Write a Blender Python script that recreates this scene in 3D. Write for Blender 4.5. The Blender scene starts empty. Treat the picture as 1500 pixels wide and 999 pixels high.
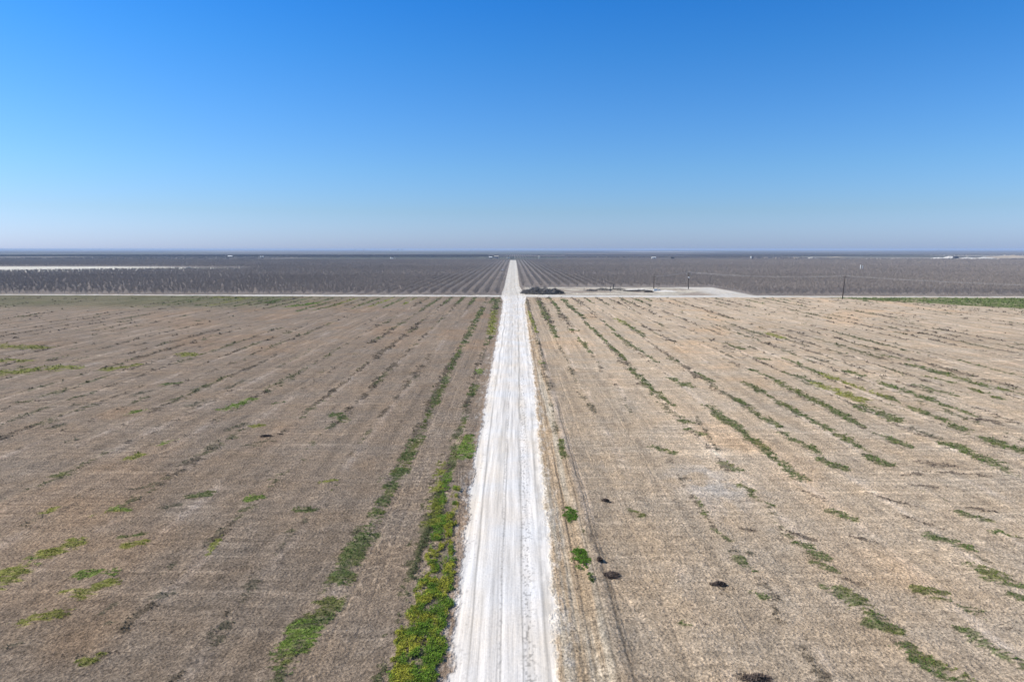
import bpy, math, random
import numpy as np
random.seed(7)
rng = np.random.default_rng(11)
S = bpy.context.scene
COL = S.collection
H = 28.0
TH = math.atan(.1345)

def gp(px, py):
    """pixel of the 1500x999 photograph -> point on the ground"""
    a = TH + math.atan((py-499.5)/1000)
    Y = H/math.tan(a)
    zc = Y*math.cos(TH) + H*math.sin(TH)
    return (px-752)*zc/1000, Y

# ------------------------------------------------------------------ noise
def _h(ix, iy, s):
    n = (ix*374761393 + iy*668265263 + s*2147483647//7) & 0xffffffff
    n = ((n ^ (n >> 13))*1274126177) & 0xffffffff
    n = n ^ (n >> 16)
    n = (n*2246822519) & 0xffffffff
    return ((n ^ (n >> 15)) & 0xffffff)/float(0xffffff)
def vn(x, y, s=0):
    x0 = np.floor(x); y0 = np.floor(y)
    fx = x-x0; fy = y-y0
    ix = x0.astype(np.int64); iy = y0.astype(np.int64)
    fx = fx*fx*(3-2*fx); fy = fy*fy*(3-2*fy)
    a = _h(ix, iy, s); b = _h(ix+1, iy, s); c = _h(ix, iy+1, s); d = _h(ix+1, iy+1, s)
    return (a*(1-fx)+b*fx)*(1-fy) + (c*(1-fx)+d*fx)*fy
def fbm(x, y, s=0, o=4, g=.5):
    t = 0; a = 1; w = 0
    for i in range(o):
        t = t + a*vn(x*2**i+17.3*i, y*2**i-9.1*i, s+i); w += a; a *= g
    return t/w
def sst(a, b, x):
    t = np.clip((x-a)/(b-a), 0, 1); return t*t*(3-2*t)
def bump(x, c, w):
    return np.exp(-((x-c)/w)**2)

# ------------------------------------------------------------------ materials
def new_mat(name):
    m = bpy.data.materials.new(name); m.use_nodes = True
    nt = m.node_tree; b = nt.nodes['Principled BSDF']
    b.inputs['Specular IOR Level'].default_value = .15
    return m, nt, b
def simple(name, c, rough=.85, var=.25, scale=3.0, metal=0):
    m, nt, b = new_mat(name)
    N = nt.nodes; L = nt.links
    tc = N.new('ShaderNodeTexCoord'); no = N.new('ShaderNodeTexNoise')
    no.inputs['Scale'].default_value = scale; no.inputs['Detail'].default_value = 5
    L.new(tc.outputs['Object'], no.inputs['Vector'])
    mr = N.new('ShaderNodeMapRange'); mr.inputs[1].default_value = .3; mr.inputs[2].default_value = .7
    mr.inputs[3].default_value = 1-var; mr.inputs[4].default_value = 1+var
    L.new(no.outputs['Fac'], mr.inputs[0])
    mx = N.new('ShaderNodeVectorMath'); mx.operation = 'SCALE'
    mx.inputs[0].default_value = c; L.new(mr.outputs[0], mx.inputs['Scale'])
    L.new(mx.outputs[0], b.inputs['Base Color'])
    b.inputs['Roughness'].default_value = rough; b.inputs['Metallic'].default_value = metal
    return m
def attr_mat(name, rough=.8, trans=0):
    m, nt, b = new_mat(name)
    a = nt.nodes.new('ShaderNodeAttribute'); a.attribute_name = 'Col'
    nt.links.new(a.outputs['Color'], b.inputs['Base Color'])
    b.inputs['Roughness'].default_value = rough
    return m

def soil_material():
    m, nt, b = new_mat('dusty_soil')
    N = nt.nodes; L = nt.links
    tc = N.new('ShaderNodeTexCoord')
    col = N.new('ShaderNodeAttribute'); col.attribute_name = 'Col'
    msk = N.new('ShaderNodeAttribute'); msk.attribute_name = 'Msk'   # r = clods, g = road streaks, b = ruts/stretch
    sep = N.new('ShaderNodeSeparateColor'); L.new(msk.outputs['Color'], sep.inputs[0])
    def noise(scale, detail=4, rough=.6, vec=None, sx=1, sy=1):
        n = N.new('ShaderNodeTexNoise'); n.inputs['Scale'].default_value = scale
        n.inputs['Detail'].default_value = detail; n.inputs['Roughness'].default_value = rough
        mp = N.new('ShaderNodeMapping'); mp.inputs['Scale'].default_value = (sx, sy, 1)
        L.new(tc.outputs['Object'], mp.inputs[0]); L.new(mp.outputs[0], n.inputs['Vector'])
        return n.outputs['Fac']
    def mrange(x, a, b_, c, d):
        r = N.new('ShaderNodeMapRange'); L.new(x, r.inputs[0])
        for i, v in enumerate((a, b_, c, d)): r.inputs[i+1].default_value = v
        return r.outputs[0]
    def math_(op, a, b_):
        r = N.new('ShaderNodeMath'); r.operation = op
        for i, v in enumerate((a, b_)):
            if isinstance(v, (int, float)): r.inputs[i].default_value = v
            else: L.new(v, r.inputs[i])
        return r.outputs[0]
    fine = noise(4.2, 5, .8)
    mid = noise(.9, 4, .7)
    big = noise(.045, 4, .6, sx=1, sy=.6)
    strk = noise(2.2, 4, .6, sx=1, sy=.035)
    furr = noise(1.0, 3, .55, sx=.10, sy=1.6)
    # brightness factors
    f1 = mrange(fine, .34, .66, .40, 1.52)
    f2 = mrange(mid, .3, .7, .72, 1.24)
    f3 = mrange(big, .3, .7, .88, 1.10)
    f5 = mrange(furr, .35, .65, .88, 1.11)
    s1 = mrange(strk, .3, .7, .76, 1.14)
    fl_ = mrange(noise(1.5, 4, .65, sx=1, sy=.06), .32, .68, .86, 1.12)
    f3 = math_('MULTIPLY', f3, fl_)
    spk_ = mrange(noise(2.6, 3, .8), .58, .68, 1.0, .50)     # scattered dark clods
    f1 = math_('MULTIPLY', f1, spk_)
    soilf = math_('MULTIPLY', math_('MULTIPLY', f1, f2), math_('MULTIPLY', f3, f5))
    rf = mrange(fine, .3, .7, .88, 1.08)
    roadf = math_('MULTIPLY', s1, rf)
    mixf = N.new('ShaderNodeMix'); mixf.data_type = 'FLOAT'
    L.new(sep.outputs[1], mixf.inputs[0]); L.new(soilf, mixf.inputs[2]); L.new(roadf, mixf.inputs[3])
    mx = N.new('ShaderNodeVectorMath'); mx.operation = 'SCALE'
    L.new(col.outputs['Color'], mx.inputs[0]); L.new(mixf.outputs[0], mx.inputs['Scale'])
    # warm / cool drift
    hv = N.new('ShaderNodeMix'); hv.data_type = 'RGBA'; hv.blend_type = 'MULTIPLY'
    hv.inputs[0].default_value = 1
    cr = N.new('ShaderNodeValToRGB'); cr.color_ramp.elements[0].color = (1.03, .985, .93, 1)
    cr.color_ramp.elements[0].position = .35; cr.color_ramp.elements[1].position = .65
    cr.color_ramp.elements[1].color = (.98, 1, 1.03, 1)
    L.new(noise(.12, 3, .6), cr.inputs[0])
    L.new(mx.outputs[0], hv.inputs[6]); L.new(cr.outputs[0], hv.inputs[7])
    L.new(hv.outputs[2], b.inputs['Base Color'])
    b.inputs['Roughness'].default_value = .95
    b.inputs['Specular IOR Level'].default_value = .05
    vor = N.new('ShaderNodeTexVoronoi'); vor.inputs['Scale'].default_value = 3.6
    L.new(tc.outputs['Object'], vor.inputs['Vector'])
    vd = mrange(vor.outputs['Distance'], 0, .6, 1, 0)
    hgt = math_('ADD', math_('MULTIPLY', fine, .9), math_('MULTIPLY', vd, .35))
    hgt = math_('ADD', hgt, math_('MULTIPLY', mid, .5))
    hgt = math_('MULTIPLY', hgt, sep.outputs[0])
    hgt = math_('ADD', hgt, math_('MULTIPLY', math_('MULTIPLY', strk, sep.outputs[2]), .8))
    bp = N.new('ShaderNodeBump'); bp.inputs['Strength'].default_value = 1; bp.inputs['Distance'].default_value = .3
    L.new(hgt, bp.inputs['Height']); L.new(bp.outputs[0], b.inputs['Normal'])
    return m

M_soil = soil_material()
M_leaf = attr_mat('weed_leaf', .7)
M_twig = attr_mat('bare_twig', .9)
M_bark = simple('pale_bark', (.42, .39, .36), .9, .3, 2)
M_white = simple('white_paint', (.75, .75, .73), .5, .06)
M_wood = simple('weathered_pole_wood', (.06, .045, .035), .9, .3, 4)
M_dark = simple('dark_metal', (.05, .05, .055), .5, .2)
M_grey = simple('grey_steel', (.42, .44, .46), .45, .1, 3, .2)
M_glass = simple('dark_glass', (.03, .035, .04), .15, .05)
M_tyre = simple('rubber', (.02, .02, .02), .8, .1)
M_wire = simple('aluminium_wire', (.5, .5, .5), .4, .05, 1, .3)
M_pink = simple('faded_pink_wall', (.50, .40, .36), .8, .12)
M_tan = simple('tan_wall', (.5, .45, .38), .8, .12)
M_chalk = simple('chalky_spoil', (.66, .63, .58), .95, .12, .4)
M_dirt = simple('tan_spoil', (.40, .34, .27), .95, .18, .25)
M_rust = simple('rusty_metal', (.2, .1, .06), .8, .3, 3)
M_blue = simple('blue_grey_paint', (.45, .5, .56), .5, .1)

# ------------------------------------------------------------------ helpers
def mesh_np(name, V, F, mats, parent=None, col=None, msk=None, smooth=False):
    """V (n,3); F (m,3|4) int arrays"""
    me = bpy.data.meshes.new(name)
    V = np.asarray(V, np.float32); F = np.asarray(F, np.int32); k = F.shape[1]
    me.vertices.add(len(V)); me.vertices.foreach_set('co', V.ravel())
    me.loops.add(F.size); me.loops.foreach_set('vertex_index', F.ravel())
    me.polygons.add(len(F))
    me.polygons.foreach_set('loop_start', np.arange(0, F.size, k, dtype=np.int32))
    me.polygons.foreach_set('loop_total', np.full(len(F), k, np.int32))
    if smooth: me.polygons.foreach_set('use_smooth', np.ones(len(F), bool))
    me.update(calc_edges=True)
    for nm, a in (('Col', col), ('Msk', msk)):
        if a is not None:
            at = me.color_attributes.new(nm, 'FLOAT_COLOR', 'POINT')
            c = np.ones((len(V), 4), np.float32); c[:, :3] = a
            at.data.foreach_set('color', c.ravel())
    me.materials.append(mats)
    o = bpy.data.objects.new(name, me); COL.objects.link(o)
    if parent: o.parent = parent
    return o
class MB:
    def __init__(s): s.V = []; s.F = []
    def add(s, vs, fs):
        n = len(s.V); s.V += [tuple(v) for v in vs]; s.F += [tuple(n+i for i in f) for f in fs]
    def box(s, c, d, rz=0, taper=1):
        x, y, z = d[0]/2, d[1]/2, d[2]/2; cs, sn = math.cos(rz), math.sin(rz); v = []
        for k in (-1, 1):
            t = taper if k > 0 else 1
            for i, j in ((-1, -1), (1, -1), (1, 1), (-1, 1)):
                a, b = i*x*t, j*y*t
                v.append((c[0]+a*cs-b*sn, c[1]+a*sn+b*cs, c[2]+k*z))
        s.add(v, [(3, 2, 1, 0), (4, 5, 6, 7), (0, 1, 5, 4), (1, 2, 6, 5), (2, 3, 7, 6), (3, 0, 4, 7)])
    def tube(s, a, b, r0, r1, n=8, cap=True):
        a = np.array(a, float); b = np.array(b, float); d = b-a; d /= np.linalg.norm(d)
        u = np.cross(d, (0, 0, 1) if abs(d[2]) < .9 else (1, 0, 0)); u /= np.linalg.norm(u); w = np.cross(d, u)
        v = []
        for p, r in ((a, r0), (b, r1)):
            for i in range(n):
                t = 2*math.pi*i/n; v.append(p + r*(math.cos(t)*u+math.sin(t)*w))
        f = [(i, (i+1) % n, n+(i+1) % n, n+i) for i in range(n)]
        if cap: f += [tuple(range(n))[::-1], tuple(range(n, 2*n))]
        s.add(v, f)
    def prism(s, prof, x0, x1):
        """profile in (y,z) extruded along x"""
        n = len(prof); v = [(x0, y, z) for y, z in prof]+[(x1, y, z) for y, z in prof]
        s.add(v, [tuple(range(n))[::-1], tuple(range(n, 2*n))]+[(i, (i+1) % n, n+(i+1) % n, n+i) for i in range(n)])
    def build(s, name, mat, parent=None, smooth=False, bevel=0):
        me = bpy.data.meshes.new(name); me.from_pydata(s.V, [], s.F)
        if smooth: me.polygons.foreach_set('use_smooth', [True]*len(s.F))
        me.update(); me.materials.append(mat)
        o = bpy.data.objects.new(name, me); COL.objects.link(o)
        if parent: o.parent = parent
        if bevel:
            b = o.modifiers.new('bevel', 'BEVEL'); b.width = bevel; b.segments = 2; b.limit_method = 'ANGLE'
        return o
def tag(o, label=None, cat=None, group=None, kind=None):
    if label: o['label'] = label
    if cat: o['category'] = cat
    if group: o['group'] = group
    if kind: o['kind'] = kind
    return o
def empty(name, loc, rz=0):
    o = bpy.data.objects.new(name, None); COL.objects.link(o); o.location = loc; o.rotation_euler = (0, 0, rz)
    o.empty_display_size = .5; return o
def copy_tree(o, kids, loc, rz=0, sc=1):
    c = o.copy(); COL.objects.link(c); c.location = loc; c.rotation_euler = (0, 0, rz); c.scale = (sc, sc, sc)
    for ch in kids:
        d = ch.copy(); COL.objects.link(d); d.parent = c
    return c

# ------------------------------------------------------------------ the ground sheet: layout
SP = 6.8
RX0, LX0 = 7.15, -8.55               # first vine rows right / left of the road
def cross_y(X): return 411 - .035*X  # centre line of the cross road
ROADL = np.array([(30, -4.25), (44, -4.3), (57, -4.6), (83, -4.95), (150, -5.3), (266, -5.2), (370, -5.5), (402, -7.2), (425, -7.5), (500, -6.9), (950, -7.3), (1760, -8)])
ROADR = np.array([(30, 2.9), (44, 3.0), (57, 3.25), (83, 3.6), (143, 4.4), (266, 5.2), (350, 5.6), (396, 7.5), (425, 7.2), (520, 4.6), (950, 5.6), (1760, 7)])

# weeds traced on the photograph: x0,y0,x1,y1 (pixels), half width m, tone (0 dark green, 1 bright green, 2 yellow green, 3 grey weed, 4 dead brown)
T = []
def seg(ox, oy, s, items):
    for x0, y0, x1, y1, w, t in items: T.append((ox+x0/s, oy+y0/s, ox+x1/s, oy+y1/s, w, t))
seg(1000, 430, 3, [
 (110,495,300,640,.95,0),(300,640,520,815,.75,0),(60,350,130,385,.5,0),(230,460,420,590,.75,0),(440,615,600,700,.8,0),(610,730,700,770,.8,0),
 (270,390,480,510,.85,0),(480,510,810,690,.8,0),(830,720,890,750,.9,0),(300,335,420,385,.6,0),(420,390,620,490,.95,0),(620,490,800,590,.9,0),(840,615,980,670,.8,0),
 (450,285,600,350,.7,0),(600,350,880,450,1.0,2),(880,450,1240,600,.9,0),(500,360,600,400,.9,0),(600,400,780,470,1.4,2),(790,495,940,560,1.9,0),(1000,590,1130,640,.9,3),
 (1120,650,1180,665,.8,0),(1190,670,1440,785,1.4,0),(720,340,900,400,.9,0),(900,400,1120,475,1.2,0),(1150,490,1290,540,.8,0),(870,270,980,290,.9,0),(980,310,1120,345,1.6,0),
 (1120,345,1380,415,1.6,0),(1380,415,1500,445,.8,0),(1040,360,1180,390,.8,0),(1020,400,1190,445,.9,0),(1260,415,1400,465,.6,0),(1270,620,1370,650,1.0,0),(1370,655,1470,690,1.4,0),
 (310,280,370,290,.8,0),(360,175,450,200,1.4,2),(450,200,560,235,.7,3),(180,145,340,190,.7,3),(190,220,260,245,.8,0),(550,275,660,310,.8,3),(850,200,1200,290,.35,3),(1200,290,1500,370,.4,0),
 (0,170,90,215,.4,3),(90,215,240,290,.4,3),(120,140,210,180,.4,3),(60,540,150,690,.4,3),(30,600,80,620,.7,0),(160,740,240,775,.7,0),(0,390,20,410,1,0),(0,560,30,570,.8,0),(430,340,500,370,.4,0),
 (880,340,980,375,.4,3),(700,290,800,320,.4,4),(1300,545,1400,580,.5,4),(1280,550,1360,560,1.0,4),
 (1080,750,1200,760,1.2,4),(1060,780,1330,800,.6,4),(500,855,620,910,.5,4),(960,800,1030,790,.6,4),(1010,840,1150,850,.5,4),(560,905,640,915,.4,4),(1310,795,1340,805,.4,4),(250,840,300,860,.7,0)])
seg(500, 430, 3, [
 (865,30,905,110,1.1,0),(905,110,945,195,.75,0),(920,25,960,75,.7,0),(975,25,1010,60,1.3,0),(1010,60,1070,110,.9,0),(1070,125,1150,200,.6,0),(1150,200,1250,295,.55,0),(1040,25,1150,120,.6,3),(1150,120,1210,175,.6,0),
 (1210,110,1250,135,1.2,2),(1250,135,1340,190,.9,0),(1200,175,1390,305,.65,0),(1000,155,1030,165,1.0,0),(1040,195,1100,265,.55,0),(1265,330,1455,490,.6,0),(1330,395,1450,490,.35,0),(1040,430,1120,530,.5,3),
 (822,80,860,175,.55,2),(860,300,885,310,.6,1),(1450,370,1500,400,.8,0),(870,200,960,700,.3,3),(1000,320,1040,400,.5,3),(940,200,1000,310,.4,3),
 (1130,20,1200,70,.5,3),(1230,30,1310,90,.5,4),(1300,20,1360,60,.6,3),(1370,680,1440,700,.8,0),(1370,160,1400,165,.8,4),(1440,200,1500,230,.7,3),(1480,540,1500,560,.6,3),(1210,455,1240,470,.7,3),(1250,490,1280,540,.4,3),
 (1270,950,1320,975,.5,0),(1145,905,1180,915,.35,4),(960,650,985,730,.4,0)])
seg(1000, 700, 3, [
 (285,35,310,80,.5,0),(300,80,390,120,.45,0),(60,90,100,170,.45,0),(130,225,210,275,.45,0),(215,320,300,330,.35,3),(230,345,310,400,.5,0),(295,490,360,525,.45,0),(500,285,560,295,.4,0),(540,300,620,350,.6,0),
 (570,370,670,410,.5,0),(660,480,800,560,.9,0),(740,560,880,640,.8,0),(840,650,930,670,.7,0),(980,740,1080,800,.9,0),(1060,800,1220,890,.9,0),(1040,490,1140,505,.6,0),(1060,515,1290,590,.7,0),
 (1110,265,1240,310,.9,0),(1220,320,1340,370,.5,3),(1270,395,1380,430,.8,0),(1350,440,1500,480,.8,0),(1260,680,1340,745,.9,0),(1370,760,1500,830,1.1,0),(1390,240,1460,260,.9,0),(660,150,740,180,.7,0),(1215,155,1330,190,.7,0),
 (120,465,200,475,.35,4),(265,870,400,900,.5,4),(100,645,130,655,.3,4),(815,70,1020,125,.5,4),(960,170,1150,225,.45,4),(410,220,570,270,.4,4),(730,255,850,285,.35,4),(1260,130,1380,150,.5,4),
 (860,495,900,500,.35,4),(1310,630,1390,645,.35,4),(1430,665,1480,670,.35,4),(260,220,310,230,.35,4),(560,850,620,870,.4,4),(1450,520,1500,530,.6,0),(0,640,60,660,.4,0),(700,440,800,470,.35,4),(870,90,960,110,.5,4)])
seg(0, 700, 3, [
 (0,470,60,420,1.3,2),(60,420,150,370,1.1,1),(190,345,310,295,1.2,2),(370,430,460,425,.9,1),(350,520,480,470,.8,2),(95,635,250,600,.9,2),(540,265,620,250,.5,0),(560,300,620,290,.8,2),(430,165,540,150,.7,2),(500,140,550,140,.8,1),
 (1090,100,1140,90,.6,1),(1205,895,1290,740,1.1,0),(1290,740,1340,660,1.1,1),(1340,660,1440,560,1.05,0),(1440,560,1500,440,1.05,0),(1490,460,1560,330,1.0,0),(1550,340,1640,220,.95,0),
 (850,840,980,700,.55,3),(930,690,1000,640,.6,3),(1070,550,1130,430,.6,3),(920,340,960,270,.5,2),(920,290,970,230,.4,3),(1210,340,1290,250,.6,3),(1300,145,1390,150,.6,0),(1330,200,1380,160,.4,3),(700,430,770,380,.5,3),(680,540,760,510,.5,3),
 (500,640,560,630,.5,3),(640,640,680,630,.35,4),(440,600,500,560,.3,3),(20,760,120,720,.5,3),(380,810,430,790,.5,2),(470,780,520,770,.5,4),(190,160,240,140,.5,2),(100,210,260,130,.35,3),(1400,20,1480,15,.6,2),(1430,80,1480,30,.5,0),(280,510,330,505,.5,2)])
seg(0, 430, 3, [
 (0,350,250,330,4,2),(0,230,70,235,3,2),(0,300,100,298,2.4,2),(125,238,160,240,2.6,2),(990,510,1100,468,1.1,1),(580,528,615,518,1.2,1),(715,665,760,650,1.0,1),(585,725,620,710,.9,2),(240,800,290,795,.8,0),
 (1115,670,1195,650,1.3,3),(1160,632,1200,632,.7,4),(1180,490,1230,480,.8,0),(1090,905,1140,890,.7,1),(490,335,580,315,2,2),(815,268,850,270,2.4,2),(1010,600,1080,580,1.0,3),(1100,585,1140,580,.7,2),
 (730,400,760,395,1.3,0),(620,440,650,430,1.6,3),(840,490,880,480,1.6,3),(1000,420,1100,370,1.0,3),(1270,360,1340,330,1.1,3),(1400,350,1460,325,1.0,3),(1480,530,1500,560,1.0,0),(600,860,690,840,.8,3),(170,470,230,465,.8,4),(320,490,380,485,.7,3),(260,580,230,590,.7,3),
 (850,890,910,885,.8,0),(720,945,780,930,.6,3),(290,655,320,650,.8,3),(1290,540,1360,510,.8,3),(820,740,880,710,.8,3),(920,690,960,640,.8,3),
 (950,18,1060,20,2.5,2),(1180,45,1230,25,2.0,0),(1260,60,1390,42,2.2,1),(1300,80,1440,40,1.0,0),(1380,75,1500,45,1.2,0),(1100,50,1180,30,1.0,3),(960,60,1060,40,.8,3),(650,50,800,35,1.4,3)])
for x0, y0, x1, y1, w in ((723,437,716,445,1.1),(708,450,697,470,1.1),(697,470,680,503,1.0),(680,503,660,540,.8),(660,540,640,585,.7),(640,585,620,625,.65),(620,625,600,665,.65),(600,665,575,712,.65),(575,712,560,740,.65),(560,740,530,790,.65),(530,790,500,845,.65)):
    T.append((x0, y0, x1, y1, w*(1.3 if y0 > 600 else .95), 0))
for x0, y0, x1, y1, w, t in ((729,438,726,452,1.4,0),(724,455,719,490,1.2,2),(718,492,712,505,.7,0),(712,510,704,535,.4,3),(704,540,700,548,.7,1),(702,550,694,572,.4,3),(698,562,690,580,.7,0),(690,580,684,605,.5,3),(682,612,677,628,.5,0),(676,630,670,650,.4,0),
  (688,640,682,655,.55,1),(684,655,680,672,.8,1),(668,655,660,690,.4,0),(655,695,645,740,.75,1),(650,680,640,720,.7,2),(640,735,632,770,.9,2),(645,760,640,790,.6,1)):
    T.append((x0, y0, x1, y1, w, t))
# ragged green line ends at the junction
for k in range(2, 20):
    X = LX0-SP*k*.985; Y0 = 330+random.random()*40
    if X < -190: break
TW = []
for x0, y0, x1, y1, w, t in T:
    a = gp(x0, y0); b = gp(x1, y1); TW.append((a[0], a[1], b[0], b[1], w*(.80 if y0 > 690 else .92), t))
for k in range(2, 26):              # green ends of the rows along the cross road, left field
    X = LX0-SP*k
    TW.append((X, 398-random.random()*8, X+random.uniform(-.5, .5), 345-random.random()*25*(k > 7), .75, random.choice((0, 0, 2, 3))))
for k in range(5, 34):
    X = RX0+SP*k
    TW.append((X, 396-.035*X-random.random()*6, X, 370-random.random()*30, .6, random.choice((0, 3, 3, 4))))
TONES = np.array([(.066,.105,.022),(.11,.19,.018),(.19,.21,.03),(.085,.085,.052),(.045,.035,.028)])

def veg_cover(X, Y):
    """0..1 cover of traced weeds + tone colour"""
    cov = np.zeros_like(X); col = np.zeros(X.shape+(3,))
    for i, (ax, ay, bx, by, w, t) in enumerate(TW):
        mx = w*2.2+.6
        idx = np.nonzero((X > min(ax, bx)-mx) & (X < max(ax, bx)+mx) & (Y > min(ay, by)-mx-1) & (Y < max(ay, by)+mx+1))
        if len(idx[0]) == 0: continue
        x = X[idx]; y = Y[idx]; dx, dy = bx-ax, by-ay; L2 = dx*dx+dy*dy+1e-6
        u = np.clip(((x-ax)*dx+(y-ay)*dy)/L2, 0, 1)
        d = np.hypot(x-ax-u*dx, (y-ay-u*dy))/w
        n = fbm(x*.9+i*7, y*.5, 5, 4, .6)
        n2 = fbm(x*.35+i*3, y*.30, 9, 2)
        hf = fbm(x*1.3+i*5, y*3.6, 15, 3, .7)
        c = sst(-.02, .26, (1.12-d)*.55 + (n-.5)*1.7 + (n2-.5)*1.5 + (hf-.5)*1.9 - (.0, -.02, -.02, .26, .14)[t])
        c = c*np.where(d < 1.9, 1, 0)*sst(1.95, 1.4, d)
        c = c*(.72+.28*sst(.35, .6, hf))
        if t >= 3: c = c*.72
        old = cov[idx]; m = c > old
        tv = TONES[t]*(.75+.5*fbm(x*.8+i, y*.8, 19, 2))[:, None]
        if t == 0:
            q = sst(.55, .75, fbm(x*.5+i, y*.3, 18, 2))[:, None]; tv = tv*(1-q)+q*np.array((.10, .125, .022))
        tgt = col[idx]; tgt[m] = tv[m]; col[idx] = tgt
        cov[idx] = np.maximum(old, c)
    # background weeds on the vine rows
    rowx = np.where(X > 0, RX0, LX0)
    d = np.abs((X-rowx+SP/2) % SP - SP/2 + (fbm(X*0+3, Y*.03+np.floor((X-rowx)/SP+.5)*5, 3, 3)-.5)*1.0)
    inside = (np.abs(X) > 6.3) & (Y < cross_y(X)-10)
    n = fbm(X*.8, Y*.34, 31, 4, .62)*.6+fbm(X*1.4, Y*2.6, 33, 3, .7)*.4
    k = np.floor((X-rowx)/SP+.5)
    dens = fbm(k*.9+.5, Y*.014, 37, 3)
    c = sst(.0, .2, .62-d*.50 + (n-.5)*3.4 + (dens-.5)*2.0 - np.where(X > 0, .86-.40*sst(70, 220, Y)+.6*sst(24, 19, X)*sst(150, 100, Y), .60+.06*sst(110, 60, Y)))*inside
    c = c*np.where(X > 0, .75, .78)
    m = c > cov
    col[m] = np.where((vn(X[m]*.21, Y[m]*.07, 44) > .62)[:, None], (.075, .088, .034), (.085, .070, .048))
    cov = np.maximum(cov, c)
    # green wedge field on the right
    edge = 388-(X-190)*1.28 + (fbm(X*.05, Y*.1, 71, 3)-.5)*14
    g = sst(-3, 3, Y-edge)*sst(176, 192, X)*sst(2, 0, Y-(cross_y(X)-9))*(Y > 200)
    g = g*(.55+.45*sst(.25, .45, fbm(X*.08, Y*.06, 72, 3)))
    m = g > cov; col[m] = (.105, .15, .035); cov = np.maximum(cov, g)
    # creek-like bank on the left of the road
    bk, bt = bank(X, Y)
    m = bk > cov; col[m] = bt[m]; cov = np.maximum(cov, bk)
    return cov, col
BKL = np.array([(30, -8.3), (44.5, -8.45), (52, -8.1), (58, -7.9), (66, -7.5), (72, -7.2), (76, -6.9), (80, -6.6)])
BKR = np.array([(30, -4.85), (44.5, -4.75), (47, -5.0), (49, -5.2), (50, -4.75), (53, -4.95), (56, -4.75), (62, -5.6), (68, -6.0), (76, -6.3), (80, -6.5)])
def bank(X, Y):
    l = np.interp(Y, BKL[:, 0], BKL[:, 1]); r = np.interp(Y, BKR[:, 0], BKR[:, 1])
    n = fbm(X*1.3, Y*.9, 55, 4, .6)
    e = np.minimum(X-l, (r-X)*1.6)
    c = sst(0, .22, e*.6+(n-.5)*1.7)*(Y < 80)
    gap = sst(.52, .60, fbm(X*1.9+9, Y*.9, 57, 4))*sst(2.9, 1.7, X-l)
    c = c*(1-.85*gap)*sst(-.6, .0, e)
    y = sst(.44, .66, fbm(X*1.2, Y*.9, 58, 4)+.14*sst(2.0, .6, X-l))
    col = np.array((.095, .17, .015))*(1-y[..., None])+np.array((.23, .235, .025))*y[..., None]
    return c, col

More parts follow.
